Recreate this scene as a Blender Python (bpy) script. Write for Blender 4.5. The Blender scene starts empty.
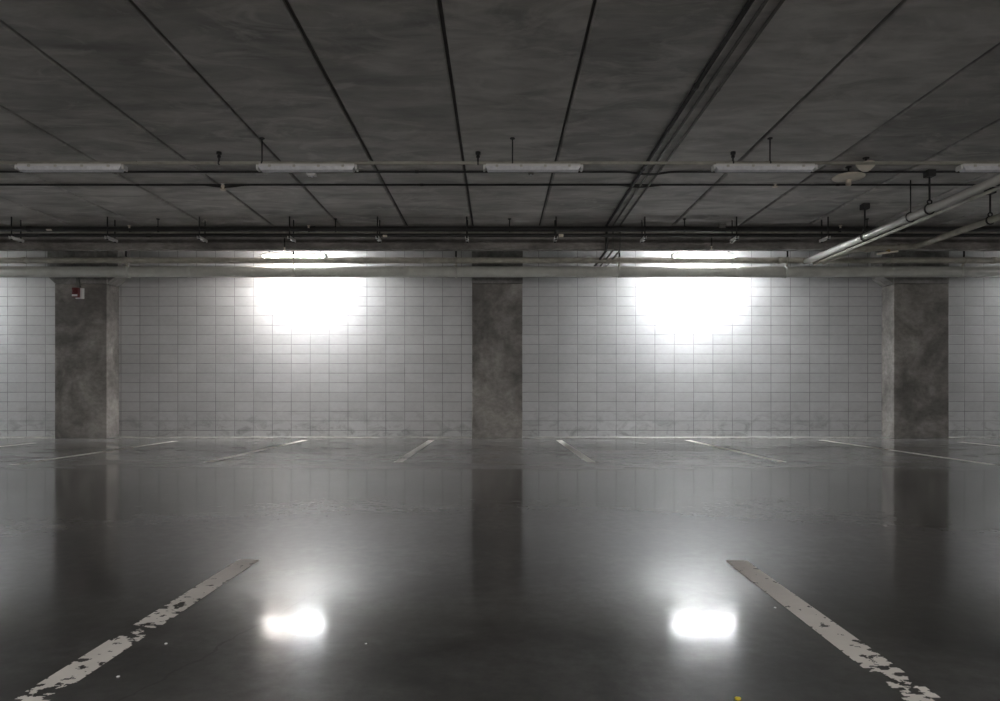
import bpy, bmesh, math, random
from mathutils import Vector, noise, Matrix
random.seed(7)
C = bpy.context.scene.collection
F = 690.0; HX = 498.0; HY = 394.0; CZ = 0.88       # focal length in pixels, vanishing point, eye height
CEIL = CZ + 3.03
WALL_Y = 14.1
XS, XE, YS = -18.0, 18.0, -9.0

def at(px, py, Y):
    s = F / Y
    return Vector(((px - HX) / s, Y, CZ + (HY - py) / s))

# ------------------------------------------------------------------ mesh helpers
def new(): return bmesh.new()

def box(bm, x0, x1, y0, y1, z0, z1, bev=0.0):
    vs = [bm.verts.new((x, y, z)) for x in (x0, x1) for y in (y0, y1) for z in (z0, z1)]
    fs = [bm.faces.new([vs[i] for i in q]) for q in
          ((0, 1, 3, 2), (4, 6, 7, 5), (0, 4, 5, 1), (2, 3, 7, 6), (0, 2, 6, 4), (1, 5, 7, 3))]
    if bev > 0:
        es = list({e for f in fs for e in f.edges})
        bmesh.ops.bevel(bm, geom=es, offset=bev, segments=2, affect='EDGES', profile=0.5)

def prism(bm, pts, y0, y1, bev=0.0):
    """extrude an XZ outline along Y"""
    a = [bm.verts.new((x, y0, z)) for x, z in pts]
    b = [bm.verts.new((x, y1, z)) for x, z in pts]
    fs = [bm.faces.new(a), bm.faces.new(list(reversed(b)))]
    n = len(pts)
    for i in range(n):
        fs.append(bm.faces.new((a[i], b[i], b[(i + 1) % n], a[(i + 1) % n])))
    if bev > 0:
        es = list({e for f in fs for e in f.edges})
        bmesh.ops.bevel(bm, geom=es, offset=bev, segments=2, affect='EDGES', profile=0.5)

def tube(bm, pts, r, seg=14, caps=True):
    pts = [Vector(p) for p in pts]
    rings = []
    n = len(pts)
    up = None
    for i, p in enumerate(pts):
        if i == 0: d = pts[1] - p
        elif i == n - 1: d = p - pts[i - 1]
        else: d = (pts[i + 1] - p).normalized() + (p - pts[i - 1]).normalized()
        d.normalize()
        if up is None:
            up = Vector((0, 0, 1)) if abs(d.z) < 0.9 else Vector((1, 0, 0))
        a = d.cross(up).normalized(); b = a.cross(d).normalized()
        up = b
        rr = r[i] if isinstance(r, (list, tuple)) else r
        rings.append([bm.verts.new(p + a * (rr * math.cos(t)) + b * (rr * math.sin(t)))
                      for t in [2 * math.pi * k / seg for k in range(seg)]])
    for i in range(n - 1):
        for k in range(seg):
            f = bm.faces.new((rings[i][k], rings[i][(k + 1) % seg], rings[i + 1][(k + 1) % seg], rings[i + 1][k]))
            f.smooth = True
    if caps:
        bm.faces.new(list(reversed(rings[0]))); bm.faces.new(rings[-1])

def bend(pts, rad=0.15, n=6):
    """round the corners of a polyline"""
    pts = [Vector(p) for p in pts]
    out = [pts[0]]
    for i in range(1, len(pts) - 1):
        p = pts[i]; a = (pts[i - 1] - p); b = (pts[i + 1] - p)
        ra = min(rad, a.length * .45, b.length * .45)
        A = p + a.normalized() * ra; B = p + b.normalized() * ra
        for k in range(n + 1):
            t = k / n
            out.append(A.lerp(p, t).lerp(p.lerp(B, t), t))
    out.append(pts[-1])
    return out

def lathe(bm, prof, c, seg=28, axis='Z'):
    """prof: (radius, height) pairs"""
    c = Vector(c); rings = []
    for r, h in prof:
        ring = []
        for k in range(seg):
            t = 2 * math.pi * k / seg
            v = Vector((r * math.cos(t), r * math.sin(t), h))
            if axis == 'Y': v = Vector((v.x, v.z, v.y))
            if axis == 'X': v = Vector((v.z, v.x, v.y))
            ring.append(bm.verts.new(c + v))
        rings.append(ring)
    for i in range(len(rings) - 1):
        for k in range(seg):
            f = bm.faces.new((rings[i][k], rings[i][(k + 1) % seg], rings[i + 1][(k + 1) % seg], rings[i + 1][k]))
            f.smooth = True
    bm.faces.new(list(reversed(rings[0]))); bm.faces.new(rings[-1])

def ring(bm, c, R, r, axis, n=24, seg=8):
    """closed torus round an axis"""
    c = Vector(c); rs = []
    for i in range(n):
        a = 2 * math.pi * i / n
        rr = []
        for k in range(seg):
            b = 2 * math.pi * k / seg
            q = (R + r * math.cos(b)); h = r * math.sin(b) * 1.6
            v = {'X': Vector((h, q * math.cos(a), q * math.sin(a))),
                 'Y': Vector((q * math.cos(a), h, q * math.sin(a)))}[axis]
            rr.append(bm.verts.new(c + v))
        rs.append(rr)
    for i in range(n):
        for k in range(seg):
            f = bm.faces.new((rs[i][k], rs[(i + 1) % n][k], rs[(i + 1) % n][(k + 1) % seg], rs[i][(k + 1) % seg]))
            f.smooth = True

def obj(name, bm, mat, parent=None):
    bmesh.ops.recalc_face_normals(bm, faces=bm.faces[:])
    me = bpy.data.meshes.new(name); bm.to_mesh(me); bm.free()
    me.materials.append(mat)
    o = bpy.data.objects.new(name, me); C.objects.link(o)
    if parent is not None:
        off = Vector(); q = parent
        while q is not None: off += q.location; q = q.parent
        me.transform(Matrix.Translation(-off)); o.parent = parent
    return o

def thing(name, label, cat, loc, group=None):
    o = bpy.data.objects.new(name, None); C.objects.link(o)
    o.location = loc; o.empty_display_size = 0.1
    return tag(o, label, cat, group)

def tag(o, label, cat, group=None):
    o['label'] = label; o['category'] = cat; o['kind'] = 'thing'
    if group: o['group'] = group
    return o

def struct(name, bm, mat, label=None):
    o = obj(name, bm, mat); o['kind'] = 'structure'
    if label: o['label'] = label
    return o

def dup(root, delta, label, group=None):
    r = root.copy(); C.objects.link(r); r.location = root.location + Vector(delta)
    r['label'] = label
    if group: r['group'] = group
    for ch in root.children:
        c = ch.copy(); C.objects.link(c); c.parent = r
        for g in ch.children:
            d = g.copy(); C.objects.link(d); d.parent = c
    return r

# ------------------------------------------------------------------ materials
class NT:
    def __init__(s, name):
        s.m = bpy.data.materials.new(name); s.m.use_nodes = True
        s.t = s.m.node_tree; s.b = s.t.nodes['Principled BSDF']
    def n(s, kind, **kw):
        nd = s.t.nodes.new(kind)
        for k, v in kw.items():
            if k in nd.inputs: nd.inputs[k].default_value = v
            else: setattr(nd, k, v)
        return nd
    def l(s, a, b): s.t.links.new(a, b)
    def pos(s, scale=(1, 1, 1), loc=(0, 0, 0)):
        g = s.n('ShaderNodeNewGeometry'); m = s.n('ShaderNodeMapping')
        m.inputs['Scale'].default_value = scale; m.inputs['Location'].default_value = loc
        s.l(g.outputs['Position'], m.inputs['Vector']); return m.outputs['Vector']
    def noise(s, scale, sc=(1, 1, 1), det=5, rough=.6, loc=(0, 0, 0), dist=0.0):
        nd = s.n('ShaderNodeTexNoise'); nd.inputs['Scale'].default_value = scale
        nd.inputs['Detail'].default_value = det; nd.inputs['Roughness'].default_value = rough
        nd.inputs['Distortion'].default_value = dist
        s.l(s.pos(sc, loc), nd.inputs['Vector']); return nd.outputs['Fac']
    def rng(s, v, a, b, c, d):
        nd = s.n('ShaderNodeMapRange'); s.l(v, nd.inputs[0])
        for i, x in enumerate((a, b, c, d)): nd.inputs[i + 1].default_value = x
        return nd.outputs[0]
    def ramp(s, v, stops):
        nd = s.n('ShaderNodeValToRGB'); s.l(v, nd.inputs[0]); r = nd.color_ramp
        while len(r.elements) < len(stops): r.elements.new(0.5)
        for e, (p, c) in zip(r.elements, stops):
            e.position = p; e.color = (*c, 1) if len(c) == 3 else c
        return nd.outputs[0]
    def math(s, op, a, b=None, c=None):
        nd = s.n('ShaderNodeMath'); nd.operation = op
        for i, x in enumerate((a, b, c)):
            if x is None: continue
            if isinstance(x, (int, float)): nd.inputs[i].default_value = x
            else: s.l(x, nd.inputs[i])
        return nd.outputs[0]
    def mul(s, col, fac):
        nd = s.n('ShaderNodeMixRGB'); nd.blend_type = 'MULTIPLY'; nd.inputs[0].default_value = 1
        s.l(col, nd.inputs[1]); s.l(fac, nd.inputs[2]); return nd.outputs[0]
    def mix(s, fac, a, b):
        nd = s.n('ShaderNodeMixRGB')
        if isinstance(fac, (int, float)): nd.inputs[0].default_value = fac
        else: s.l(fac, nd.inputs[0])
        for i, x in ((1, a), (2, b)):
            if isinstance(x, tuple): nd.inputs[i].default_value = (*x, 1)
            else: s.l(x, nd.inputs[i])
        return nd.outputs[0]
    def bump(s, h, strength, dist=.01, normal=None):
        nd = s.n('ShaderNodeBump'); nd.inputs['Strength'].default_value = strength
        nd.inputs['Distance'].default_value = dist; s.l(h, nd.inputs['Height'])
        if normal is not None: s.l(normal, nd.inputs['Normal'])
        s.l(nd.outputs[0], s.b.inputs['Normal']); return nd.outputs[0]

def g3(v, w=(1, 1, 1)): return tuple(v * k for k in w)

def paint(name, col, rough=.5, metal=0.0, var=.25, scale=9.0):
    t = NT(name)
    n = t.noise(scale, det=6)
    c = t.ramp(n, [(.3, tuple(x * (1 - var) for x in col)), (.7, tuple(min(1, x * (1 + var)) for x in col))])
    t.l(c, t.b.inputs['Base Color'])
    t.b.inputs['Metallic'].default_value = metal
    t.l(t.rng(n, .3, .7, max(0.05, rough - .08), rough + .1), t.b.inputs['Roughness'])
    return t.m

def concrete(name, lo, hi, sc=(1, 1, 1), scale=1.6, tint=(1, .96, .92), stain=.55, bstr=.35):
    t = NT(name)
    a = t.noise(scale, sc, 8, .62, dist=.3); b = t.noise(scale * 5, sc, 6, .7, (5, 2, 8)); c = t.noise(scale * .6, (1, 1, .8), 4, .6, (9, 9, 9), .6)
    base = t.ramp(a, [(.32, g3(lo, tint)), (.68, g3(hi, tint))])
    f = t.rng(b, .3, .7, .72, 1.2)
    st = t.rng(c, .42, .62, stain, 1.12)
    col = t.mul(t.mul(base, f), st)
    t.l(col, t.b.inputs['Base Color']); t.b.inputs['Roughness'].default_value = .78
    t.b.inputs['Specular IOR Level'].default_value = .35
    fine = t.noise(60, (1, 1, 1), 4, .7)
    h = t.math('ADD', b, t.math('MULTIPLY', fine, .4)); t.bump(h, bstr, .008)
    return t.m

def ceiling_mat():
    t = NT('precast concrete soffit')
    g = t.n('ShaderNodeNewGeometry'); sp = t.n('ShaderNodeSeparateXYZ'); t.l(g.outputs['Position'], sp.inputs[0])
    k = t.math('FLOOR', t.math('DIVIDE', t.math('ADD', sp.outputs[0], .45), 1.2))
    wn = t.n('ShaderNodeTexWhiteNoise'); wn.noise_dimensions = '1D'; t.l(k, wn.inputs['W'])
    plank = t.rng(wn.outputs[0], 0, 1, .8, 1.15)
    a = t.noise(.9, (1, 2.2, 1), 7, .6, dist=.4)
    st = t.noise(1.1, (1.0, 3.2, 1), 6, .6, (3, 1, 0), .8)
    eff = t.noise(1.3, (1, 1.8, 1), 7, .65, (16.4, 3.1, 2), 1.2)
    base = t.ramp(a, [(.3, (.37, .36, .345)), (.7, (.60, .582, .56))])
    col = t.mul(t.mul(base, t.rng(st, .35, .65, .72, 1.15)), plank)
    col = t.mix(t.rng(eff, .52, .66, 0, .6), col, (.66, .64, .61))
    t.l(col, t.b.inputs['Base Color']); t.b.inputs['Roughness'].default_value = .62
    fine = t.noise(30, (1, 2, 1), 5, .7)
    t.bump(t.math('ADD', st, t.math('MULTIPLY', fine, .1)), .25, .01)
    return t.m

def block_mat():
    t = NT('painted concrete block')
    g = t.n('ShaderNodeNewGeometry'); sp = t.n('ShaderNodeSeparateXYZ'); t.l(g.outputs['Position'], sp.inputs[0])
    BW, BH, m = .406, .1955, .0095
    def grid(v, w, off=0.0):
        f = t.math('FRACT', t.math('DIVIDE', t.math('ADD', v, off), w))
        d = t.math('MULTIPLY', t.math('MINIMUM', f, t.math('SUBTRACT', 1.0, f)), w)
        return d
    # the courses of the two bays were set out from different ends: slightly different block lengths
    right = t.math('GREATER_THAN', sp.outputs[0], 0.0)
    wx = t.math('MULTIPLY_ADD', right, .3955 - .3865, .3865)
    ox = t.math('MULTIPLY_ADD', right, -.8316 - 1.134, 1.134)
    ux = t.math('ADD', t.math('DIVIDE', t.math('ADD', sp.outputs[0], ox), wx), 100.0)
    fx = t.math('FRACT', ux); dx = t.math('MULTIPLY', t.math('MINIMUM', fx, t.math('SUBTRACT', 1.0, fx)), BW)
    dz = grid(sp.outputs[2], BH, .063)
    jz = t.rng(dz, m * .2, m * .95, 0, 1)
    jx = t.rng(dx, m * .35, m * 1.0, .1, 1)
    # some vertical joints are filled by the paint
    j = t.math('MINIMUM', jx, jz)
    kx = t.math('FLOOR', ux); kz = t.math('FLOOR', t.math('DIVIDE', t.math('ADD', sp.outputs[2], .063), BH))
    cb = t.n('ShaderNodeCombineXYZ'); t.l(kx, cb.inputs[0]); t.l(kz, cb.inputs[1])
    wn = t.n('ShaderNodeTexWhiteNoise'); wn.noise_dimensions = '2D'; t.l(cb.outputs[0], wn.inputs['Vector'])
    var = t.rng(wn.outputs[0], 0, 1, .93, 1.03)
    big = t.noise(.8, (1, 1, 1), 5, .6); sm = t.noise(9, (1, 1, 1.5), 6, .7, (2, 2, 2))
    base = t.ramp(big, [(.3, (.46, .463, .47)), (.7, (.55, .553, .56))])
    col = t.mul(t.mul(base, var), t.rng(sm, .3, .7, .93, 1.04))
    # scuffs and dirt splashed on the lowest courses
    hgt = t.rng(sp.outputs[2], .0, .75, 1, 0)
    sc = t.noise(3.2, (1, 1, 1.6), 7, .7, (7, 0, 1), .8)
    dirt = t.math('MULTIPLY', t.rng(sc, .48, .70, 0, .8), hgt)
    col = t.mix(dirt, col, (.16, .155, .15))
    mn = t.noise(2.2, (1, 1, 1), 5, .7, (3, 0, 9))
    mort = t.mix(t.rng(mn, .35, .65, 0, 1), (.14, .14, .142), (.33, .33, .335))
    col = t.mix(j, mort, col)
    t.l(col, t.b.inputs['Base Color']); t.b.inputs['Roughness'].default_value = .5
    h = t.math('ADD', t.math('MULTIPLY', j, 1.0), t.math('MULTIPLY', sm, .12))
    t.bump(h, .6, .006)
    return t.m

def floor_mat():
    t = NT('sealed dark floor')
    g = t.n('ShaderNodeNewGeometry'); sp = t.n('ShaderNodeSeparateXYZ'); t.l(g.outputs['Position'], sp.inputs[0])
    big = t.noise(.55, (1, 1, 1), 6, .62, dist=.5); mid = t.noise(2.2, (.55, 1, 1), 8, .68, (4, 7, 1), .7); fine = t.noise(14, (1, 1, 1), 6, .7, (1, 5, 2))
    base = t.ramp(big, [(.3, (.022, .0217, .0215)), (.7, (.045, .044, .0435))])
    col = t.mul(t.mul(base, t.rng(mid, .35, .68, .45, 2.1)), t.rng(fine, .35, .7, .6, 1.7))
    # the stalls: lighter, duller concrete
    wob = t.math('MULTIPLY_ADD', t.noise(1.5, (1, 1, 1), 4, .6, (8, 8, 0)), .35, -.17)
    stall = t.rng(t.math('ADD', sp.outputs[1], wob), 7.75, 8.25, 0, 1)
    col = t.mix(stall, col, t.mul(t.ramp(mid, [(.3, (.17, .168, .165)), (.7, (.27, .266, .262))]), t.rng(fine, .3, .7, .85, 1.1)))
    # tyre marks swinging out of the right hand stalls
    def arc(cx, cy, R, w, s):
        dx = t.math('SUBTRACT', sp.outputs[0], cx); dy = t.math('SUBTRACT', sp.outputs[1], cy)
        r = t.math('SQRT', t.math('ADD', t.math('POWER', dx, 2.0), t.math('POWER', dy, 2.0)))
        d = t.math('ABSOLUTE', t.math('SUBTRACT', r, R))
        return t.math('MULTIPLY', t.rng(d, w * .4, w, s, 0), t.rng(t.noise(3, (1, 1, 1), 5, .6, (cx, 0, 0)), .4, .6, .3, 1))
    marks = None
    for a in ((9.2, 13.8, 6.6, .13, .6), (9.2, 13.8, 5.2, .12, .55), (-6.5, 14.6, 6.3, .12, .4), (2.6, 15.5, 7.3, .1, .3)):
        k = arc(*a); marks = k if marks is None else t.math('MAXIMUM', marks, k)
    col = t.mix(marks, col, (.018, .0175, .017))
    # a hairline crack wandering through the aisle
    wv = t.math('MULTIPLY_ADD', t.noise(2.6, (1, 1, 1), 6, .7, (6, 2, 4)), .16, -.08)
    cr = t.math('ABSOLUTE', t.math('ADD', t.math('SUBTRACT', sp.outputs[0], t.math('MULTIPLY_ADD', sp.outputs[1], .25, -1.575)), wv))
    crack = t.rng(cr, .003, .008, .9, 0)
    seg = t.math('MULTIPLY', t.math('GREATER_THAN', sp.outputs[1], 1.0), t.math('LESS_THAN', sp.outputs[1], 3.35))
    crack = t.math('MULTIPLY', crack, seg)
    col = t.mix(crack, col, (.01, .01, .01))
    t.l(col, t.b.inputs['Base Color'])
    soft = t.noise(.9, (.5, 1, 1), 2, .4, (4, 7, 1), .2)
    r0 = t.rng(mid, .3, .7, .20, .27)
    near = t.rng(sp.outputs[1], 1.7, 2.7, .08, 0)
    r0 = t.math('ADD', r0, t.math('MULTIPLY', near, t.rng(mid, .35, .6, .7, .5)))
    r1 = t.rng(mid, .3, .7, .30, .40)
    r = t.math('ADD', t.math('MULTIPLY', r0, t.math('SUBTRACT', 1.0, stall)), t.math('MULTIPLY', r1, stall))
    r = t.math('ADD', r, t.math('MULTIPLY', marks, .12))
    t.l(t.math('ADD', r, .13), t.b.inputs['Roughness'])
    t.b.inputs['Coat Weight'].default_value = .8; t.b.inputs['Coat IOR'].default_value = 2.25
    t.b.inputs['Coat Weight'].default_value = 1.0
    t.l(t.math('ADD', t.math('ADD', t.rng(mid, .36, .66, .075, .135), t.math('MULTIPLY', stall, .075)), t.math('MULTIPLY', near, t.rng(mid, .35, .6, .9, .2))), t.b.inputs['Coat Roughness'])
    t.b.inputs['IOR'].default_value = 1.55
    h = t.math('ADD', t.noise(3.0, (.5, 1.2, 1), 4, .55, (4, 7, 1), .5), t.math('MULTIPLY', fine, .10))
    nb = t.bump(h, .035, .02); t.l(nb, t.b.inputs['Coat Normal'])
    
    return t.m

def emit(name, strength, col=(.96, .985, 1)):
    t = NT(name)
    t.b.inputs['Base Color'].default_value = (.8, .8, .8, 1)
    n = t.noise(3, (1, 1, 1), 2)
    e = t.rng(n, 0, 1, strength * .97, strength * 1.03)
    t.b.inputs['Emission Color'].default_value = (*col, 1); t.l(e, t.b.inputs['Emission Strength'])
    return t.m

M = {
 'floor': floor_mat(), 'ceiling': ceiling_mat(), 'block': block_mat(),
 'column': concrete('board marked column concrete', .26, .37, (1, 1, 1.4), 1.7, (1, .945, .89), .55),
 'head': concrete('column head concrete', .26, .42, (1, 1, 1), 2.2, (1, .97, .94), .7),
 'beam': concrete('beam concrete', .22, .36, (1, 1, 3), 1.4, (1, .95, .90), .7),
 'kerb': concrete('kerb concrete', .34, .5, (1, 1, 1), 4, (1, .98, .96), .7),
 'line': paint('worn white road paint', (.82, .79, .75), .5, 0, .08, 6),
 'pipe': paint('pale green grey pipe paint', (.58, .59, .55), .42, 0, .12, 4),
 'dirty': paint('dusty olive pipe paint', (.40, .385, .33), .5, 0, .25, 6),
 'galv': paint('bright zinc coated steel', (.62, .61, .58), .34, .25, .06, 3),
 'conduit': paint('grey steel conduit', (.16, .16, .15), .45, .4, .2, 8),
 'black': paint('black iron pipe', (.030, .030, .030), .5, .2, .2, 8),
 'rod': paint('threaded steel rod', (.05, .05, .05), .5, .6, .2, 20),
 'white': paint('white enamel', (.82, .82, .82), .35, 0, .06, 5),
 'lens': paint('ribbed clear diffuser', (.82, .83, .88), .18, 0, .1, 22),
 'cream': paint('cream plastic', (.80, .74, .64), .45, 0, .06, 6),
 'brass': paint('brass', (.45, .32, .15), .35, .9, .1, 9),
 'red': paint('red alarm plastic', (.12, .008, .011), .35, 0, .1, 8),
 'yellow': paint('yellow plastic', (.7, .55, .05), .4, 0, .1, 8),
 'joint': paint('joint grout', (.12, .115, .11), .9, 0, .2, 8),
 'tube_on': emit('lit fluorescent tube', 208),
 'tube_old': emit('aged fluorescent tube', 120),
 'tube_dim': emit('failing fluorescent tube', 130, (1, .93, .88)),
}

# ------------------------------------------------------------------ the shell
bm = new(); box(bm, XS, XE, YS, WALL_Y + .3, -.3, 0); struct('floor', bm, M['floor'])
# ceiling: precast planks 1.2 m wide with open joints between them
bm = new()
k0 = math.floor((XS + .45) / 1.2); k1 = math.ceil((XE + .45) / 1.2)
for k in range(k0, k1 + 1):
    a = max(XS, -.45 + 1.2 * k) ; b = min(XE, -.45 + 1.2 * (k + 1))
    if b - a < .1: continue
    g = .013 + .005 * ((k * 7) % 3)
    prism(bm, [(a + g, CEIL + .015), (a + g + .015, CEIL), (b - g - .015, CEIL), (b - g, CEIL + .015), (b - g, CEIL + .045), (a + g, CEIL + .045)], YS, WALL_Y + .3)
struct('ceiling', bm, M['ceiling'])
bm = new(); box(bm, XS, XE, YS, WALL_Y + .3, CEIL + .045, CEIL + .3); o = struct('trim_1', bm, M['joint'])
bm = new(); box(bm, XS, XE, WALL_Y, WALL_Y + .3, 0, CEIL); struct('wall_back', bm, M['block'])
bm = new(); box(bm, XS - .3, XS, YS, WALL_Y + .3, 0, CEIL); struct('wall_left', bm, M['block'])
bm = new(); box(bm, XE, XE + .3, YS, WALL_Y + .3, 0, CEIL); struct('wall_right', bm, M['block'])
bm = new(); box(bm, XS - .3, XE + .3, YS - .3, YS, 0, CEIL); struct('wall_front', bm, M['block'])

COLS = [(-8.77, -7.74, 'left', 'concrete column at the left with a red alarm box near its top'),
        (-.515, .485, 'centre', 'plain square concrete column standing between the two lit wall bays'),
        (7.83, 8.92, 'right', 'dark stained concrete column at the right below the sloping pipes')]
CY = 13.65
HZ = CZ + 2.18
col_objs = []
for i, (a, b, side, lab) in enumerate(COLS):
    t = thing('concrete_column', lab, 'column', ((a + b) / 2, CY, 0), 'concrete columns along the block wall')
    bm = new(); box(bm, a, b, CY, WALL_Y - .002, 0, HZ, .012); obj('shaft', bm, M['column'], t)
    bm = new()
    if side == 'centre':
        box(bm, a - .004, b + .004, CY - .004, WALL_Y - .002, HZ + .006, CEIL, .01)
    else:
        fl = .22
        box(bm, a - .004, b + .004, CY - .004, CY + .14, HZ + .006, CEIL, .008)
        fa = a - (fl if side == 'left' else 0)
        pts = [(a, HZ + .006), (b, HZ + .006)] + ([(b + fl, HZ + .19), (b + fl, CEIL - .001)] if side == 'left' else [(b, CEIL - .001)])
        fr_ = a - (.16 if side == 'left' else fl)
        pts += [(fr_, CEIL - .001), (fr_, HZ + .15)]
        prism(bm, pts, CY + .02, WALL_Y - .002, .008)
    obj('column_head', bm, M['head'], t)
    col_objs.append(t)
# kerb strips at the foot of the wall, one per bay
xs = [XS, COLS[0][0], COLS[0][1], COLS[1][0], COLS[1][1], COLS[2][0], COLS[2][1], XE]
for i in range(4):
    bm = new(); box(bm, xs[2 * i], xs[2 * i + 1], WALL_Y - .44, WALL_Y, 0, .012, .003)
    struct('baseboard_back', bm, M['kerb'])
# the big beam across the garage
BY0, BY1, BZ = 12.4, 12.56, CZ + 2.60
bm = new(); box(bm, XS, XE, BY0, BY1, BZ, CEIL, .015)
tag(obj('ceiling_beam', bm, M['beam']), 'long dark concrete beam crossing under the ceiling in front of the wall', 'beam')

# ------------------------------------------------------------------ painted lines
def fbm(x, y, o=0): return noise.fractal(Vector((x, y, o)), 1.0, 2.2, 5)
def parking_line(x0, x1, Y0, Y1, w, wear, label, group, seed, cell=.006, gaps=()):
    """x0 at the near end Y0, x1 at the far end Y1; flakes missing where the paint has lifted"""
    bm = new(); nu = max(4, int(w / cell)); nv = int((Y1 - Y0) / cell); V = {}
    def vert(i, j):
        if (i, j) not in V:
            y = Y0 + (Y1 - Y0) * j / nv; xc = x0 + (x1 - x0) * j / nv
            jx = .0016 * noise.noise(Vector((i * 1.7, j * 1.3, seed)))
            V[(i, j)] = bm.verts.new((xc - w / 2 + w * i / nu + jx, y + jx, .0022))
        return V[(i, j)]
    for j in range(nv):
        y = Y0 + (Y1 - Y0) * (j + .5) / nv
        W = wear(y)
        for i in range(nu):
            x = w * (i + .5) / nu
            n = fbm(x * 24 + seed, y * 34, seed) * .85 + .5 * noise.noise(Vector((x * 7 + seed * 3, y * 7.5, 1.7 + seed)))
            edge = 1 - 2 * abs((i + .5) / nu - .5)           # 0 at the rim
            th = 1.10 - W * 1.35 + .28 * min(1, edge * 3)
            th += .12
            for (ga, gb, gs) in gaps:
                if ga < y < gb: th -= gs * math.sin(math.pi * (y - ga) / (gb - ga))
            if n < th:
                bm.faces.new((vert(i, j), vert(i + 1, j), vert(i + 1, j + 1), vert(i, j + 1)))
    o = obj('parking_line', bm, M['line'])
    return tag(o, label, 'parking line', group)

near = 'near parking lines across the aisle'
far = 'parking lines running up to the back wall'
parking_line(-1.362, -1.318, .3, 3.66, .112, lambda y: .70 + .10 * max(0, min(1, (3.1 - y) / .6)), 'worn white stall line crossing the lower left floor, broken by a bare patch', near, 3.0, .005,
             gaps=((2.40, 2.70, .62), (2.66, 2.95, .28), (1.95, 2.12, .3)))
parking_line(1.19, 1.255, .3, 3.64, .115, lambda y: .68 + .48 * max(0, min(1, (2.55 - y) / .5)), 'chipped white stall line crossing the lower right floor beside the bright reflection', near, 11.0, .005)
lite = lambda y: .55 + .3 * max(0, (9.6 - y))
FL = [(-8.33, -8.33, 'faint white stall line at the far left edge of the floor'),
      (-6.02, -6.03, 'long white stall line passing in front of the red-boxed column'),
      (-3.75, -3.68, 'white stall line ending under the left wall glow'),
      (-1.29, -1.27, 'short broken white stall line left of the plain middle column'),
      (1.20, 1.16, 'short white stall line just right of the plain middle column'),
      (3.68, 3.61, 'white stall line ending under the right wall glow'),
      (6.16, 6.15, 'long white stall line passing in front of the stained right column'),
      (8.50, 8.46, 'white stall line at the far right edge beyond the stained column')]
for i, (a, b, lab) in enumerate(FL):
    parking_line(a, b, 8.55 if i in (1, 6) else 8.9, {0: 12.4, 1: 12.9, 7: 12.65}.get(i, 13.15), .118, lite, lab, far, 20 + 3 * i, .014, gaps=((9.35, 9.6, .7),) if i == 3 else ())

# ------------------------------------------------------------------ wall lamps behind the beam
LY, LZ = 13.40, CZ + 2.65
def wall_lamp(x, label, mats):
    t = thing('fluorescent_lamp', label, 'lamp', (x, LY, LZ), 'lit lamps along the wall')
    bm = new(); prism(bm, [(x - .61, LZ + .03), (x + .61, LZ + .03), (x + .60, LZ + .085), (x - .60, LZ + .085)], LY - .10, LY + .10, .006)
    obj('housing', bm, M['white'], t)
    for s, m in ((-1, mats[0]), (1, mats[1])):
        a_, b_ = sorted((x + s * .004, x + s * .582)); bm = new(); prism(bm, [(a_, LZ + .03), (b_, LZ + .03), (b_, LZ - .028), (a_, LZ - .028)], LY - .10, LY + .10, .004); obj('lamp_lens', bm, m, t)
    for s in (-1, 1):
        bm = new(); box(bm, x + s * .5 - .012, x + s * .5 + .012, LY - .012, LY + .012, LZ + .085, CEIL, 0); obj('bracket', bm, M['rod'], t)
        bm = new(); box(bm, x + s * .598 - .012, x + s * .598 + .012, LY - .10, LY + .10, LZ - .032, LZ + .035, .004); obj('end_cap', bm, M['white'], t)
    return t
wall_lamp(-3.94, 'lit fluorescent lamp behind the beam, above the left wall bay', (M['tube_dim'], M['tube_on']))
wall_lamp(3.98, 'lit fluorescent lamp behind the beam, above the right wall bay', (M['tube_on'], M['tube_on']))
wall_lamp(-11.9, 'lit fluorescent lamp beyond the left edge of the picture', (M['tube_on'], M['tube_on']))
wall_lamp(12.1, 'lit fluorescent lamp beyond the right edge of the picture', (M['tube_old'], M['tube_old']))

# ------------------------------------------------------------------ wall pipes
def pipe(name, pts, r, mat, label, cat='pipe', couplings=(), group=None, seg=18, cmat=None, cr=1.16, cl=.045):
    """a straight or bent run; couplings are (point, direction) pairs"""
    t = thing(name, label, cat, Vector(pts[0]), group)
    bm = new(); tube(bm, pts, r, seg); obj('pipe_run', bm, mat, t)
    for p, d in couplings:
        p = Vector(p); d = Vector(d).normalized()
        bm = new(); tube(bm, [p - d * cl, p - d * cl * .8, p + d * cl * .8, p + d * cl], [r * (cr - .06), r * cr, r * cr, r * (cr - .06)], seg)
        obj('coupling', bm, cmat or mat, t)
    return t
PB = at(500, 271.9, 13.2); PS = at(500, 260.4, 13.1)
pipe('water_pipe', [(XS, 13.2, PB.z), (XE, 13.2, PB.z)], .102, M['pipe'], 'thick pale grey pipe running along the top of the block wall',
     couplings=[((x, 13.2, PB.z), (1, 0, 0)) for x in (-11.2, -5.9, -1.75, 1.55, 4.6, 10.6)], cl=.05, cr=1.06)
pipe('sprinkler_pipe', [(XS, 13.1, PS.z), (XE, 13.1, PS.z)], .055, M['dirty'], 'thinner olive grey pipe just above the thick wall pipe',
     couplings=[((x, 13.1, PS.z), (1, 0, 0)) for x in (-9.0, -2.6, 2.2, 5.35, 9.4)], cl=.04)

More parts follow.
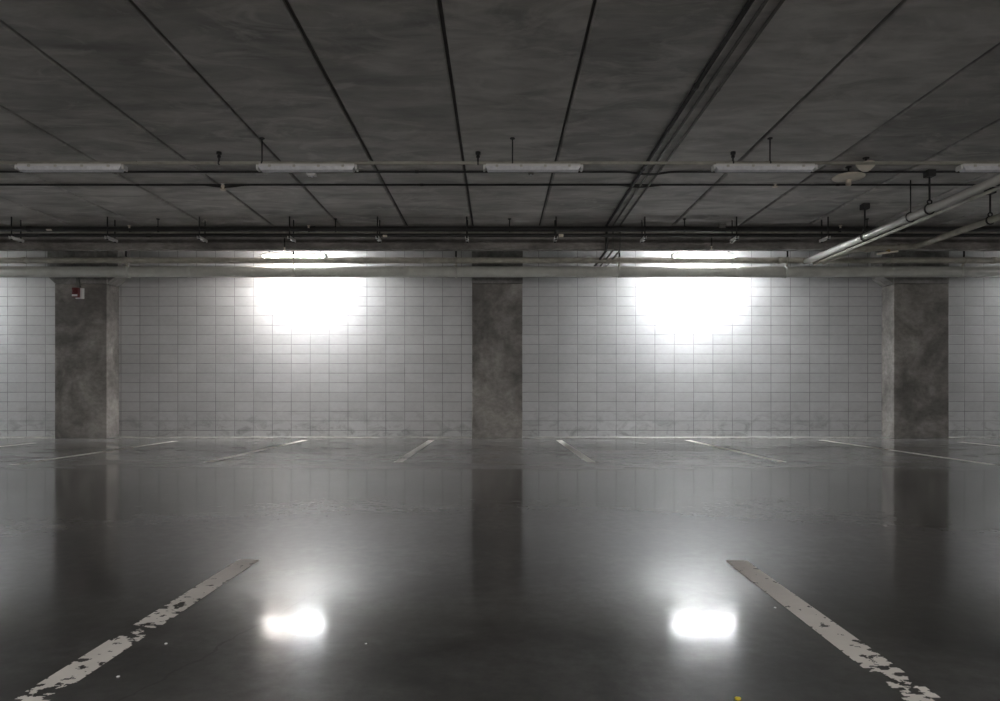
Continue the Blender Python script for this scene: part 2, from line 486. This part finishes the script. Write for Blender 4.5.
# hangers of the two wall pipes: bar on the beam face, arm beneath it, rod and clamp bands
def pipe_hanger(x, label):
    t = thing('pipe_hanger', label, 'pipe hanger', (x, 13.1, CEIL), 'clamp hangers of the wall pipes')
    bm = new(); tube(bm, [(x, 13.1, CEIL), (x, 13.1, PS.z + .05)], .017, 8); obj('rod', bm, M['rod'], t)
    bm = new(); tube(bm, [(x, 13.12, PS.z - .05), (x, 13.14, PB.z + .09)], .02, 8)
    obj('rod', bm, M['dirty'], t)
    bm = new(); ring(bm, (x, 13.1, PS.z), .058, .011, 'X'); obj('clamp', bm, M['dirty'], t)
    bm = new(); ring(bm, (x, 13.2, PB.z), .106, .013, 'X'); obj('clamp', bm, M['pipe'], t)
    return t
HX_ = [(126, 'clamp hanger on the wall pipes beside the red-boxed column'), (293.5, 'clamp hanger on the wall pipes in front of the left glow'),
       (456, 'clamp hanger on the wall pipes just left of the plain middle column'), (619.5, 'clamp hanger on the wall pipes beside the three slanting conduits'),
       (787.5, 'clamp hanger on the wall pipes where the bright sloping pipe starts'), (964, 'clamp hanger on the wall pipes beyond the stained right column')]
h0 = pipe_hanger(at(HX_[0][0], 0, 13.1).x, HX_[0][1])
for px, lab in HX_[1:]:
    dup(h0, (at(px, 0, 13.1).x - h0.location.x, 0, 0), lab)

# ------------------------------------------------------------------ trapeze pipes in front of the beam
PAz, PBz = at(0, 228.6, 11.9).z, at(0, 235.4, 11.85).z
pipe('sprinkler_pipe', [(XS, 11.93, PAz - .0), (XE, 11.93, PAz)], .044, M['black'], 'black pipe carried on hangers tight under the ceiling before the beam',
     couplings=[((x, 11.93, PAz), (1, 0, 0)) for x in (-8.1, -3.2, 3.9, 7.0)])
pipe('sprinkler_pipe', [(XS, 11.85, PBz), (XE, 11.85, PBz)], .029, M['black'], 'thin dark pipe running just below the black ceiling pipe',
     couplings=[((x, 11.85, PBz), (1, 0, 0)) for x in (-6.0, .9, 5.1)], seg=12)
pipe('conduit', [(XS, 12.3, at(0, 232.2, 12.3).z), (XE, 12.3, at(0, 232.2, 12.3).z)], .022, M['dirty'],
     'thin olive conduit along the face of the beam', 'conduit', couplings=[((x, 12.3, at(0, 232.2, 12.3).z), (1, 0, 0)) for x in (-2.0, 3.0)], seg=10)

def trapeze(x, label, bright=True):
    z = PBz - .029
    t = thing('trapeze_hanger', label, 'pipe hanger', (x, 11.7, CEIL), 'trapeze hangers in front of the beam')
    for y in (11.79, 12.02):
        bm = new(); tube(bm, [(x, y, CEIL), (x, y, z - .06)], .011, 8)
        obj('rod', bm, M['rod'], t)
        bm = new(); lathe(bm, [(.02, 0), (.02, .014)], (x, y, z - .056), 6); obj('nut', bm, M['rod'], t)
    bm = new()
    box(bm, x - .026, x + .026, 11.75, 12.07, z - .044, z - .040); box(bm, x - .026, x - .022, 11.75, 12.07, z - .044, z - .001); box(bm, x + .022, x + .026, 11.75, 12.07, z - .044, z - .001)
    obj('strut', bm, M['white'], t)
    return t
TX = [16, 111, 202, 291.5, 378.5, 467, 555.5, 643.5, 734.5, 825]
TL = ['trapeze hanger near the left edge of the ceiling', 'trapeze hanger with a bright strut end above the red-boxed column',
      'trapeze hanger with a bright strut end over the left block wall bay', 'trapeze hanger right above the left glow, over a pipe clamp',
      'trapeze hanger over the dimmer right part of the left bay', 'trapeze hanger above the plain middle column',
      'trapeze hanger just right of the plain middle column, beside a small junction tag', 'trapeze hanger right of the three parallel ceiling conduits',
      'trapeze hanger with a bright strut end above the right glow', 'trapeze hanger with a bright strut end beside the sloping pipes']
t0 = trapeze(at(TX[0], 0, 11.9).x, TL[0])
for px, lab in list(zip(TX, TL))[1:]:
    dup(t0, (at(px, 0, 11.9).x - t0.location.x, 0, 0), lab)
# single rods between the trapezes that hold the black pipe
def rod_hanger(x, label):
    t = thing('rod_hanger', label, 'pipe hanger', (x, 11.93, CEIL), 'single rod hangers of the black ceiling pipe')
    bm = new(); tube(bm, [(x, 11.93, CEIL), (x, 11.93, PAz + .03)], .009, 8); obj('rod', bm, M['rod'], t)
    bm = new(); lathe(bm, [(.03, -.012), (.03, 0)], (x, 11.93, CEIL), 12); obj('flange', bm, M['rod'], t)
    bm = new(); ring(bm, (x, 11.93, PAz), .047, .008, 'X', 18, 6); obj('clamp', bm, M['rod'], t)
    return t
RX = [(158, 'single rod hanger between the two bright strut ends at the left'), (335.5, 'single rod hanger right of the left glow, by a ceiling joint'),
      (509.5, 'single rod hanger right above the plain middle column'), (684.5, 'single rod hanger left of the right glow'), (867, 'single rod hanger behind the bright sloping pipe')]
r0 = rod_hanger(at(RX[0][0], 0, 11.93).x, RX[0][1])
for px, lab in RX[1:]:
    dup(r0, (at(px, 0, 11.93).x - r0.location.x, 0, 0), lab)
# small things on the beam pipes
def junction_box(p, w, h, mat, label):
    t = thing('junction_box', label, 'junction box', p, None)
    bm = new(); box(bm, p.x - w / 2, p.x + w / 2, p.y - .03, p.y + .03, p.z - h / 2, p.z + h / 2, .006); obj('box', bm, mat, t)
    bm = new(); box(bm, p.x - w / 2 + .008, p.x + w / 2 - .008, p.y - .036, p.y - .03, p.z - h / 2 + .008, p.z + h / 2 - .008, .002); obj('lid', bm, mat, t)
    return t
junction_box(at(722, 226, 11.9) , .11, .07, M['conduit'], 'small grey junction box on the black pipe above the right glow')
junction_box(at(49.5, 230, 11.9), .09, .025, M['cream'], 'tiny pale tag box on the black pipe at the far left')
junction_box(at(561, 235.6, 11.8), .08, .05, M['cream'], 'tiny cream tag box on the thin pipe right of the middle column')
junction_box(at(385, 236, 11.8), .07, .03, M['cream'], 'tiny pale tag box on the thin pipe over the left bay')
def drop_head(p, drop, label, r=.012, mat='rod'):
    t = thing('ceiling_sprinkler', label, 'sprinkler', p, 'drop sprinklers under the beam pipe')
    bm = new(); tube(bm, [p, p - Vector((0, 0, drop))], r, 8); obj('drop_pipe', bm, M[mat], t)
    q = p - Vector((0, 0, drop))
    bm = new(); lathe(bm, [(.012, 0), (.018, -.01), (.008, -.02), (.008, -.045), (.03, -.05), (.03, -.055)], q, 14); obj('nozzle', bm, M['cream'], t)
    return t
a = at(284.5, 238, 11.85); drop_head(a, .16, 'drop sprinkler hanging before the beam left of the left glow hanger')
a = at(711.5, 238, 11.85); drop_head(a, .14, 'drop sprinkler hanging before the beam over the right glow')
# upright stubs on the black pipe
def stub(px, label, py0=231, py1=226):
    p = at(px, py0, 11.95)
    t = thing('ceiling_sprinkler', label, 'sprinkler', p, 'upright sprinklers on the black pipe')
    bm = new(); tube(bm, [(p.x, 11.93, PAz - .04), (p.x, 11.865, PAz - .06), (p.x, 11.865, PAz + .0)], .012, 8); obj('riser', bm, M['rod'], t)
    bm = new(); lathe(bm, [(.012, 0), (.018, .008), (.008, .02), (.03, .04), (.03, .046)], (p.x, 11.865, PAz), 12); obj('nozzle', bm, M['cream'], t)
stub(132, 'upright sprinkler on the black pipe right of the red-boxed column')
stub(310, 'upright sprinkler on the black pipe above the left glow')
stub(838, 'upright sprinkler on the black pipe beside the sloping pipes')

# ------------------------------------------------------------------ ceiling conduits along Y
for x, r, mat, lab in ((1.93, .022, 'black', 'black conduit, leftmost of three running side by side along the ceiling joint'),
                       (2.045, .015, 'conduit', 'grey conduit, middle one of three running side by side along the ceiling'),
                       (2.17, .015, 'conduit', 'grey conduit, rightmost of three running side by side along the ceiling')):
    pts = bend([(x, YS + .02, CEIL - .03), (x, 12.28, CEIL - .03), (x, 12.28, BZ - .045), (x, 13.98, BZ - .045)], .07, 5)
    # bend() rounds the drop over the beam pipes
    t = pipe('conduit', pts, r, M[mat], lab, 'conduit', group='three parallel ceiling conduits', seg=10,
         couplings=[((x, y, CEIL - .03), (0, 1, 0)) for y in (3.1, 6.15 + x * .3, 9.2)], cl=.03, cr=1.3)
def strap(y, label):
    t = thing('conduit_strap', label, 'strap', (2.05, y, CEIL), 'straps holding the three ceiling conduits')
    bm = new(); box(bm, 1.87, 2.24, y - .015, y + .015, CEIL - .058, CEIL - .053, 0); obj('plate', bm, M['rod'], t)
    for x in (1.88, 2.23):
        bm = new(); box(bm, x - .008, x + .008, y - .015, y + .015, CEIL - .055, CEIL, 0); obj('foot', bm, M['rod'], t)
    return t
#strap(10.6, 'flat strap across the three conduits close to the beam pipes')
#strap(7.4, 'flat strap across the three conduits just before the lamp row')

# ------------------------------------------------------------------ the lamp row with its pipes
RY = 8.17; s = F / RY
P1z = at(0, 163, RY).z
pipe('conduit', [(XS, RY, P1z), (XE, RY, P1z)], .018, M['dirty'], 'thin olive conduit running above the row of unlit lamps', 'conduit', seg=10,
     couplings=[((x, RY, P1z), (1, 0, 0)) for x in (-4.3, .2, 3.2)], cl=.03, cr=1.3)
def wavy(py, Y, r, label, dips, amp):
    z = at(0, py, Y).z
    pts = [(XS, Y, z)]
    for d in dips:
        for k in range(-5, 6):
            pts.append((d + k * .07, Y, z - amp * .5 * (1 + math.cos(math.pi * k / 5))))
    pts.append((XE, Y, z))
    return pipe('conduit', pts, r, M['black'], label, 'conduit', seg=8, couplings=[((x, Y, z), (1, 0, 0)) for x in (-5.2, -1.1, 4.9)], cl=.025, cr=1.3)
wavy(171.9, 9.35, .015, 'dark conduit fixed to the ceiling just behind the unlit lamps', (2.05,), .035)
wavy(184.95, 9.95, .013, 'second dark conduit on the ceiling, further behind the unlit lamps', (2.05, -3.93), .03)
def ceiling_lamp(x0, x1, y, z, label, seed):
    xc = (x0 + x1) / 2
    t = thing('ceiling_lamp', label, 'lamp', (xc, y, z), 'unlit strip lamps in the middle of the ceiling')
    L = (x1 - x0) / 2
    bm = new(); prism(bm, [(xc - L, z + .018), (xc + L, z + .018), (xc + L - .01, z + .05), (xc - L + .01, z + .05)], y - .05, y + .05, .006)
    obj('housing', bm, M['white'], t)
    # ribbed trough shaped diffuser
    bm = new(); n = 11
    for (xa, xb, za, zb) in ((xc - L + .004, xc + L - .004, z + .018, z - .04),):
        prof = [(-.058, z + .018)] + [(-.050 + .100 * k / n, z - .022 - .004 * (k % 2) - .010 * math.sin(math.pi * k / n)) for k in range(n + 1)] + [(.058, z + .018)]
        A = [bm.verts.new((xa + (.03 if 0 < i < len(prof) - 1 else 0), y + p, q)) for i, (p, q) in enumerate(prof)]
        B = [bm.verts.new((xb - (.03 if 0 < i < len(prof) - 1 else 0), y + p, q)) for i, (p, q) in enumerate(prof)]
        for i in range(len(prof)):
            bm.faces.new((A[i], A[(i + 1) % len(prof)], B[(i + 1) % len(prof)], B[i]))
        bm.faces.new(list(reversed(A))); bm.faces.new(B)
    obj('diffuser', bm, M['lens'], t)
    for sx in (-1, 1):
        bm = new(); box(bm, xc + sx * (L + .008) - .014, xc + sx * (L + .008) + .014, y - .054, y + .054, z - .02, z + .04, .010); obj('end_cap', bm, M['white'], t)
        bm = new(); tube(bm, [(xc + sx * L * .7, y, z + .05), (xc + sx * L * .7, y, P1z - .014)], .008, 8); obj('suspension', bm, M['rod'], t)
    for k in (-.75, -.25, .25, .75):
        bm = new(); box(bm, xc + k * L - .015, xc + k * L + .015, y - .066, y - .054, z + .006, z + .034, .003); obj('clip', bm, M['galv'], t)
    return t
LZc = at(0, 169, RY).z
for (a, b, lab) in ((19, 124, 'unlit strip lamp, the leftmost of the five in the ceiling row'), (259, 356, 'unlit strip lamp brighter than its neighbours, with a small white sensor below it'),
                    (485, 581, 'unlit strip lamp above the plain middle column, middle of the row'), (714, 814, 'unlit strip lamp between the three conduits and the cream saucers'),
                    (960, 1056, 'unlit strip lamp cut by the right edge of the photo')):
    ceiling_lamp(at(a, 0, RY).x, at(b, 0, RY).x, RY, LZc, lab, a)
# small sensor below the second lamp
p = at(312, 175.5, RY)
t = thing('motion_sensor', 'small white sensor clipped under the second unlit lamp from the left', 'sensor', p)
bm = new(); box(bm, p.x - .05, p.x + .05, p.y - .03, p.y + .03, p.z - .008, p.z + .022, .006); obj('body', bm, M['white'], t)
bm = new(); lathe(bm, [(.018, 0), (.014, -.012), (.004, -.016)], (p.x, p.y, p.z - .008), 14); obj('sensor_lens', bm, M['lens'], t)
p = at(531, 174.3, RY)
t = thing('motion_sensor', 'small grey sensor clipped under the unlit lamp above the middle column', 'sensor', p)
bm = new(); box(bm, p.x - .03, p.x + .03, p.y - .02, p.y + .02, p.z - .004, p.z + .02, .005); obj('body', bm, M['conduit'], t)
bm = new(); lathe(bm, [(.012, 0), (.010, -.008), (.003, -.010)], (p.x, p.y, p.z - .004), 14); obj('sensor_lens', bm, M['lens'], t)

def drop_rod(px, label, kind='rod', Y=RY):
    x = at(px, 0, Y).x
    t = thing('rod_hanger', label, 'pipe hanger', (x, Y, CEIL), 'hangers of the conduit above the lamps')
    if kind == 'rod':
        bm = new(); tube(bm, [(x, Y, CEIL), (x, Y, P1z)], .008, 8); obj('rod', bm, M['rod'], t); bm = new(); lathe(bm, [(.03, -.01), (.03, 0)], (x, Y, CEIL), 12); obj('flange', bm, M['rod'], t)
    else:
        bm = new(); y2 = 8.64; x2 = x * y2 / Y
        tube(bm, [(x2, y2, CEIL), (x2, y2, CEIL - .11), (x, Y, P1z + .01)], .010, 8)
        obj('rod', bm, M['rod'], t)
        bm = new(); lathe(bm, [(.032, -.03), (.032, 0)], (x2, y2, CEIL), 10); obj('flange', bm, M['rod'], t)
        bm = new(); lathe(bm, [(.022, -.07), (.022, -.045)], (x2, y2, CEIL), 10); obj('nut', bm, M['rod'], t)
    bm = new(); ring(bm, (x, Y, P1z), .02, .006, 'X', 16, 6); obj('clamp', bm, M['rod'], t)
for px, lab, k in ((262, 'straight rod above the left end of the second unlit lamp', 'rod'), (512.5, 'straight rod above the unlit lamp over the middle column', 'rod'), (770, 'straight rod above the unlit lamp near the cream saucers', 'rod'),
                   (219, 'short knobbed hanger left of the second unlit lamp', 'clip'), (478, 'short knobbed hanger left of the middle unlit lamp', 'clip'), (733, 'short knobbed hanger right of the three ceiling conduits', 'clip')):
    drop_rod(px, lab, k)
# small pendent sprinklers in the far conduit
def pendent(px, py, Y, label):
    p = at(px, py, Y)
    t = thing('ceiling_sprinkler', label, 'sprinkler', p, 'pendent sprinklers on the ceiling')
    bm = new(); lathe(bm, [(.03, CEIL - p.z), (.03, CEIL - p.z - .008), (.016, CEIL - p.z - .01), (.016, 0)], p, 14); obj('escutcheon', bm, M['white'], t)
    bm = new(); lathe(bm, [(.024, .03), (.03, 0), (.018, -.012), (.016, -.03), (.042, -.036), (.040, -.046)], p, 14); obj('nozzle', bm, M['cream'], t)
    bm = new()
    for sx in (-1, 1): tube(bm, [(p.x + sx * .018, p.y, p.z + .004), (p.x + sx * .026, p.y, p.z - .015), (p.x + sx * .01, p.y, p.z - .036)], .005, 6)
    obj('yoke', bm, M['brass'], t)
pendent(223, 187, 9.95, 'small pale sprinkler head on the ceiling conduit at the left')
pendent(775, 184, 9.95, 'small pale sprinkler head on the ceiling conduit near the cream saucers')

# cream saucers
def saucer(px, py, Y, R, label, stem):
    p = at(px, py, Y)
    t = thing('saucer_fitting', label, 'ceiling fitting', p, 'cream saucer fittings hanging at the right')
    if stem:
        bm = new(); lathe(bm, [(.012, .03), (R * .45, .032), (R * .8, .02), (R, 0), (R * .97, -.012), (R * .6, -.024), (R * .28, -.032), (.02, -.036)], p, 36); obj('dish', bm, M['cream'], t)
        bm = new(); lathe(bm, [(.036, -.03), (.036, -.1), (.028, -.115), (.01, -.118)], p, 18); obj('stem', bm, M['cream'], t)
    else:
        bm = new(); lathe(bm, [(.02, .045), (R * .9, .042), (R, .03), (R * .85, 0), (R * .5, -.045), (R * .3, -.06), (.01, -.062)], p, 32); obj('bowl', bm, M['cream'], t)
    bm = new(); tube(bm, [(p.x, p.y, p.z + .03), (p.x, p.y, CEIL)], .012, 8); obj('support_rod', bm, M['rod'], t); bm = new(); lathe(bm, [(.04, -.012), (.04, 0)], (p.x, p.y, CEIL), 14); obj('flange', bm, M['rod'], t)
    return t
saucer(848.5, 177, 9.2, .205, 'wide cream saucer fitting with a short stem beneath', True)
saucer(866, 166.5, 8.85, .118, 'small cream bowl fitting just behind the wide saucer', False)

# ------------------------------------------------------------------ sloping pipes at the right (they run straight towards the camera)
C0 = at(806, 262, 13.1)
Cx, Cz = C0.x, C0.z
pts = bend([(Cx - .3, 13.1, PS.z), (Cx - .02, 13.1, Cz), (Cx, 12.85, Cz), (Cx, -3, Cz)], .1, 6)
pts = [Vector((Cx - .02, 13.06, Cz)), Vector((Cx, 12.9, Cz)), Vector((Cx, 12.3, Cz)), Vector((Cx, YS + .02, Cz))]
pipe('service_pipe', pts, .054, M['galv'], 'bright steel pipe sloping down from the right edge to the wall pipes', group=None, seg=22,
     couplings=[((Cx, y, Cz), (0, 1, 0)) for y in (9.9, 11.75, 6.2)], cl=.05, cr=1.12)
pipe('conduit', [(Cx + .06, 12.9, Cz - .075), (Cx + .06, YS + .02, Cz - .075)], .022, M['dirty'], 'thin conduit clipped under the bright sloping pipe', 'conduit', seg=10,
     couplings=[((Cx + .06, y, Cz - .075), (0, 1, 0)) for y in (8.6, 11.2)], cl=.03, cr=1.25)
D0 = at(916, 246.5, 11.95)
Dx, Dz = D0.x, D0.z
xl = at(853, 0, 11.95).x
pts = bend([(Dx, YS + .02, Dz), (Dx, 11.95, Dz), (xl, 11.95, Dz - .05), (xl, 13.02, PS.z - .04)], .16, 7)
pipe('service_pipe', pts, .050, M['dirty'], 'dull olive pipe sloping in from the right edge and turning left at the beam', seg=20,
     couplings=[((Dx, 9.9, Dz), (0, 1, 0)), ((Dx, 11.6, Dz), (0, 1, 0)), ((Dx - .25, 11.95, Dz - .004), (1, 0, 0)), ((xl + .25, 11.95, Dz - .045), (1, 0, 0))], cl=.05, cr=1.14)
# valve on the turned pipe
vx = at(888, 0, 11.95).x
t = thing('pipe_valve', 'small brass-coloured valve under the dull olive pipe where it turns', 'valve', (vx, 11.95, Dz - .05))
bm = new(); lathe(bm, [(.03, .01), (.04, -.02), (.04, -.05), (.025, -.07)], (vx, 11.95, Dz - .05), 16); obj('body', bm, M['brass'], t)
bm = new(); tube(bm, [(vx - .2, 11.93, Dz - .135), (vx - .02, 11.93, Dz - .105), (vx + .16, 11.93, Dz - .085)], .018, 10); obj('lever', bm, M['cream'], t)
# big hangers with mounting blocks
def block_hanger(x, Y, z, r, label, off=0.0):
    t = thing('clevis_hanger', label, 'pipe hanger', (x, Y, CEIL), 'block and rod hangers of the sloping pipes')
    bm = new(); box(bm, x + off - .055, x + off + .055, Y - .06, Y + .06, CEIL - .09, CEIL, .008); obj('mounting_block', bm, M['black'], t)
    bm = new(); tube(bm, [(x + off, Y, CEIL - .09), (x + off, Y, z + r + .05)], .013, 8); obj('rod', bm, M['rod'], t)
    bm = new(); ring(bm, (x, Y, z), r + .008, .010, 'Y', 24, 6); obj('clamp', bm, M['rod'], t); bm = new(); ring(bm, (x, Y, z + r + .035), .03, .008, 'Y', 16, 6); obj('shackle', bm, M['rod'], t)
block_hanger(Cx, 9.35, Cz, .06, 'block and rod hanger on the bright sloping pipe near the right edge')
block_hanger(Cx, 11.0, Cz, .06, 'block and rod hanger on the bright sloping pipe close to the beam')
block_hanger(Dx, 10.15, Dz, .05, 'block and rod hanger on the dull olive pipe at the right edge')
block_hanger(Dx, 6.5, Dz, .05, 'block and rod hanger on the dull olive pipe beyond the right edge')
x = at(911, 0, 9.0).x
# thin loose rod left of the first block hanger
t = thing('rod_hanger', 'bare thin rod reaching from the ceiling to the bright sloping pipe', 'pipe hanger', (Cx - .0, 9.85, CEIL))
bm = new(); tube(bm, [(Cx, 9.78, CEIL), (Cx, 9.78, Cz + .06)], .008, 8); obj('rod', bm, M['rod'], t)
bm = new(); ring(bm, (Cx, 9.78, Cz), .066, .008, 'Y', 24, 6); obj('clamp', bm, M['rod'], t)

# ------------------------------------------------------------------ alarm box on the left column
p = at(78.5, 293.2, CY)
t = thing('fire_alarm', 'dark red alarm box with a white label on the left column', 'fire alarm', p)
bm = new(); box(bm, p.x - .04, p.x + .12, CY - .04, CY, p.z - .115, p.z + .095, .008); obj('back_box', bm, M['white'], t)
bm = new(); box(bm, p.x - .075, p.x + .06, CY - .10, CY - .04, p.z - .095, p.z + .10, .012); fr = obj('cover', bm, M['red'], t)
bm = new(); box(bm, p.x - .068, p.x + .04, CY - .104, CY - .10, p.z - .075, p.z - .035, .002); obj('label_strip', bm, M['white'], fr)
bm = new(); lathe(bm, [(.04, 0), (.045, -.006), (.03, -.012)], (p.x - .018, CY - .10, p.z + .03), 18, 'Y'); obj('horn', bm, M['red'], fr)
t = thing('conduit', 'short dark conduit dropping to the red alarm box', 'conduit', (p.x + .02, CY - .02, p.z + .1))
bm = new(); tube(bm, [(p.x + .02, CY - .022, p.z + .105), (p.x + .0, CY - .045, HZ + .2)], .036, 10); obj('pipe_run', bm, M['conduit'], t)
bm = new(); tube(bm, [(p.x + .02, CY - .022, p.z + .106), (p.x + .018, CY - .023, p.z + .13)], .042, 10); obj('coupling', bm, M['conduit'], t)

# ------------------------------------------------------------------ bits on the floor
def crumb(px, py, r, mat, label, seed):
    s_ = (py - HY) / CZ; Y = F / s_; X = (px - HX) / s_
    bm = new(); bmesh.ops.create_icosphere(bm, subdivisions=2, radius=r)
    for v in bm.verts: v.co *= 1 + .35 * noise.noise(v.co * (2 / r) * .5 + Vector((seed, 0, 0)))
    for v in bm.verts: v.co = Vector((v.co.x + X, v.co.y + Y, max(0.0006, v.co.z * .5 + r * .35)))
    tag(obj('pebble', bm, mat), label, 'pebble', 'specks lying on the floor')
crumb(738, 699.5, .009, M['yellow'], 'small yellow speck on the floor at the bottom edge', 1)
crumb(775, 608, .005, M['white'], 'tiny white speck on the floor left of the chipped right line', 2)
crumb(366, 644, .004, M['white'], 'tiny white speck on the floor below the left reflection', 3)
crumb(166, 644, .005, M['white'], 'tiny white speck right of the bare patch in the left line', 4)
crumb(118, 677, .005, M['white'], 'tiny white speck beside the lower end of the left line', 5)
crumb(77, 676, .004, M['white'], 'tiny white speck left of the lower end of the left line', 6)

# ------------------------------------------------------------------ unseen fill lights added behind the camera
for x in (-12, -4, 4, 12):  # added fill facing forward, lifts the column fronts and the beam
    l = bpy.data.lights.new('far_fill_light', 'AREA'); l.shape = 'RECTANGLE'; l.size = 1.2; l.size_y = .3; l.energy = 125; l.color = (1, .95, .89)
    o = bpy.data.objects.new('far_fill_light', l); C.objects.link(o); o.location = (x, YS + .1, 2.6); o.rotation_euler = (math.radians(90), 0, 0)

for x in (-4.5, 0, 4.5):  # added overhead fill, brightens the near floor and its lines
    l = bpy.data.lights.new('near_fill_light', 'AREA'); l.shape = 'RECTANGLE'; l.size = 1.2; l.size_y = .2; l.energy = 75; l.color = (1, .96, .92)
    o = bpy.data.objects.new('near_fill_light', l); C.objects.link(o); o.location = (x, -1.6, CEIL - .2)

# ------------------------------------------------------------------ world, camera, view
w = bpy.data.worlds.new('World'); bpy.context.scene.world = w; w.use_nodes = True
w.node_tree.nodes['Background'].inputs[0].default_value = (.9, .95, 1, 1)
w.node_tree.nodes['Background'].inputs[1].default_value = .02
cam = bpy.data.cameras.new('camera'); cam.sensor_fit = 'HORIZONTAL'; cam.sensor_width = 36; cam.lens = 36 * F / 1000
cam.shift_x = (500 - HX) / 1000; cam.shift_y = (HY - 350.5) / 1000; cam.clip_start = .05
co = bpy.data.objects.new('camera', cam); C.objects.link(co); co.location = (0, 0, CZ); co.rotation_euler = (math.radians(90), 0, 0)
sc = bpy.context.scene; sc.camera = co
sc.view_settings.view_transform = 'Standard'; sc.view_settings.look = 'None'
sc.view_settings.exposure = 0.0; sc.view_settings.gamma = 1; sc.view_settings.use_curve_mapping = False
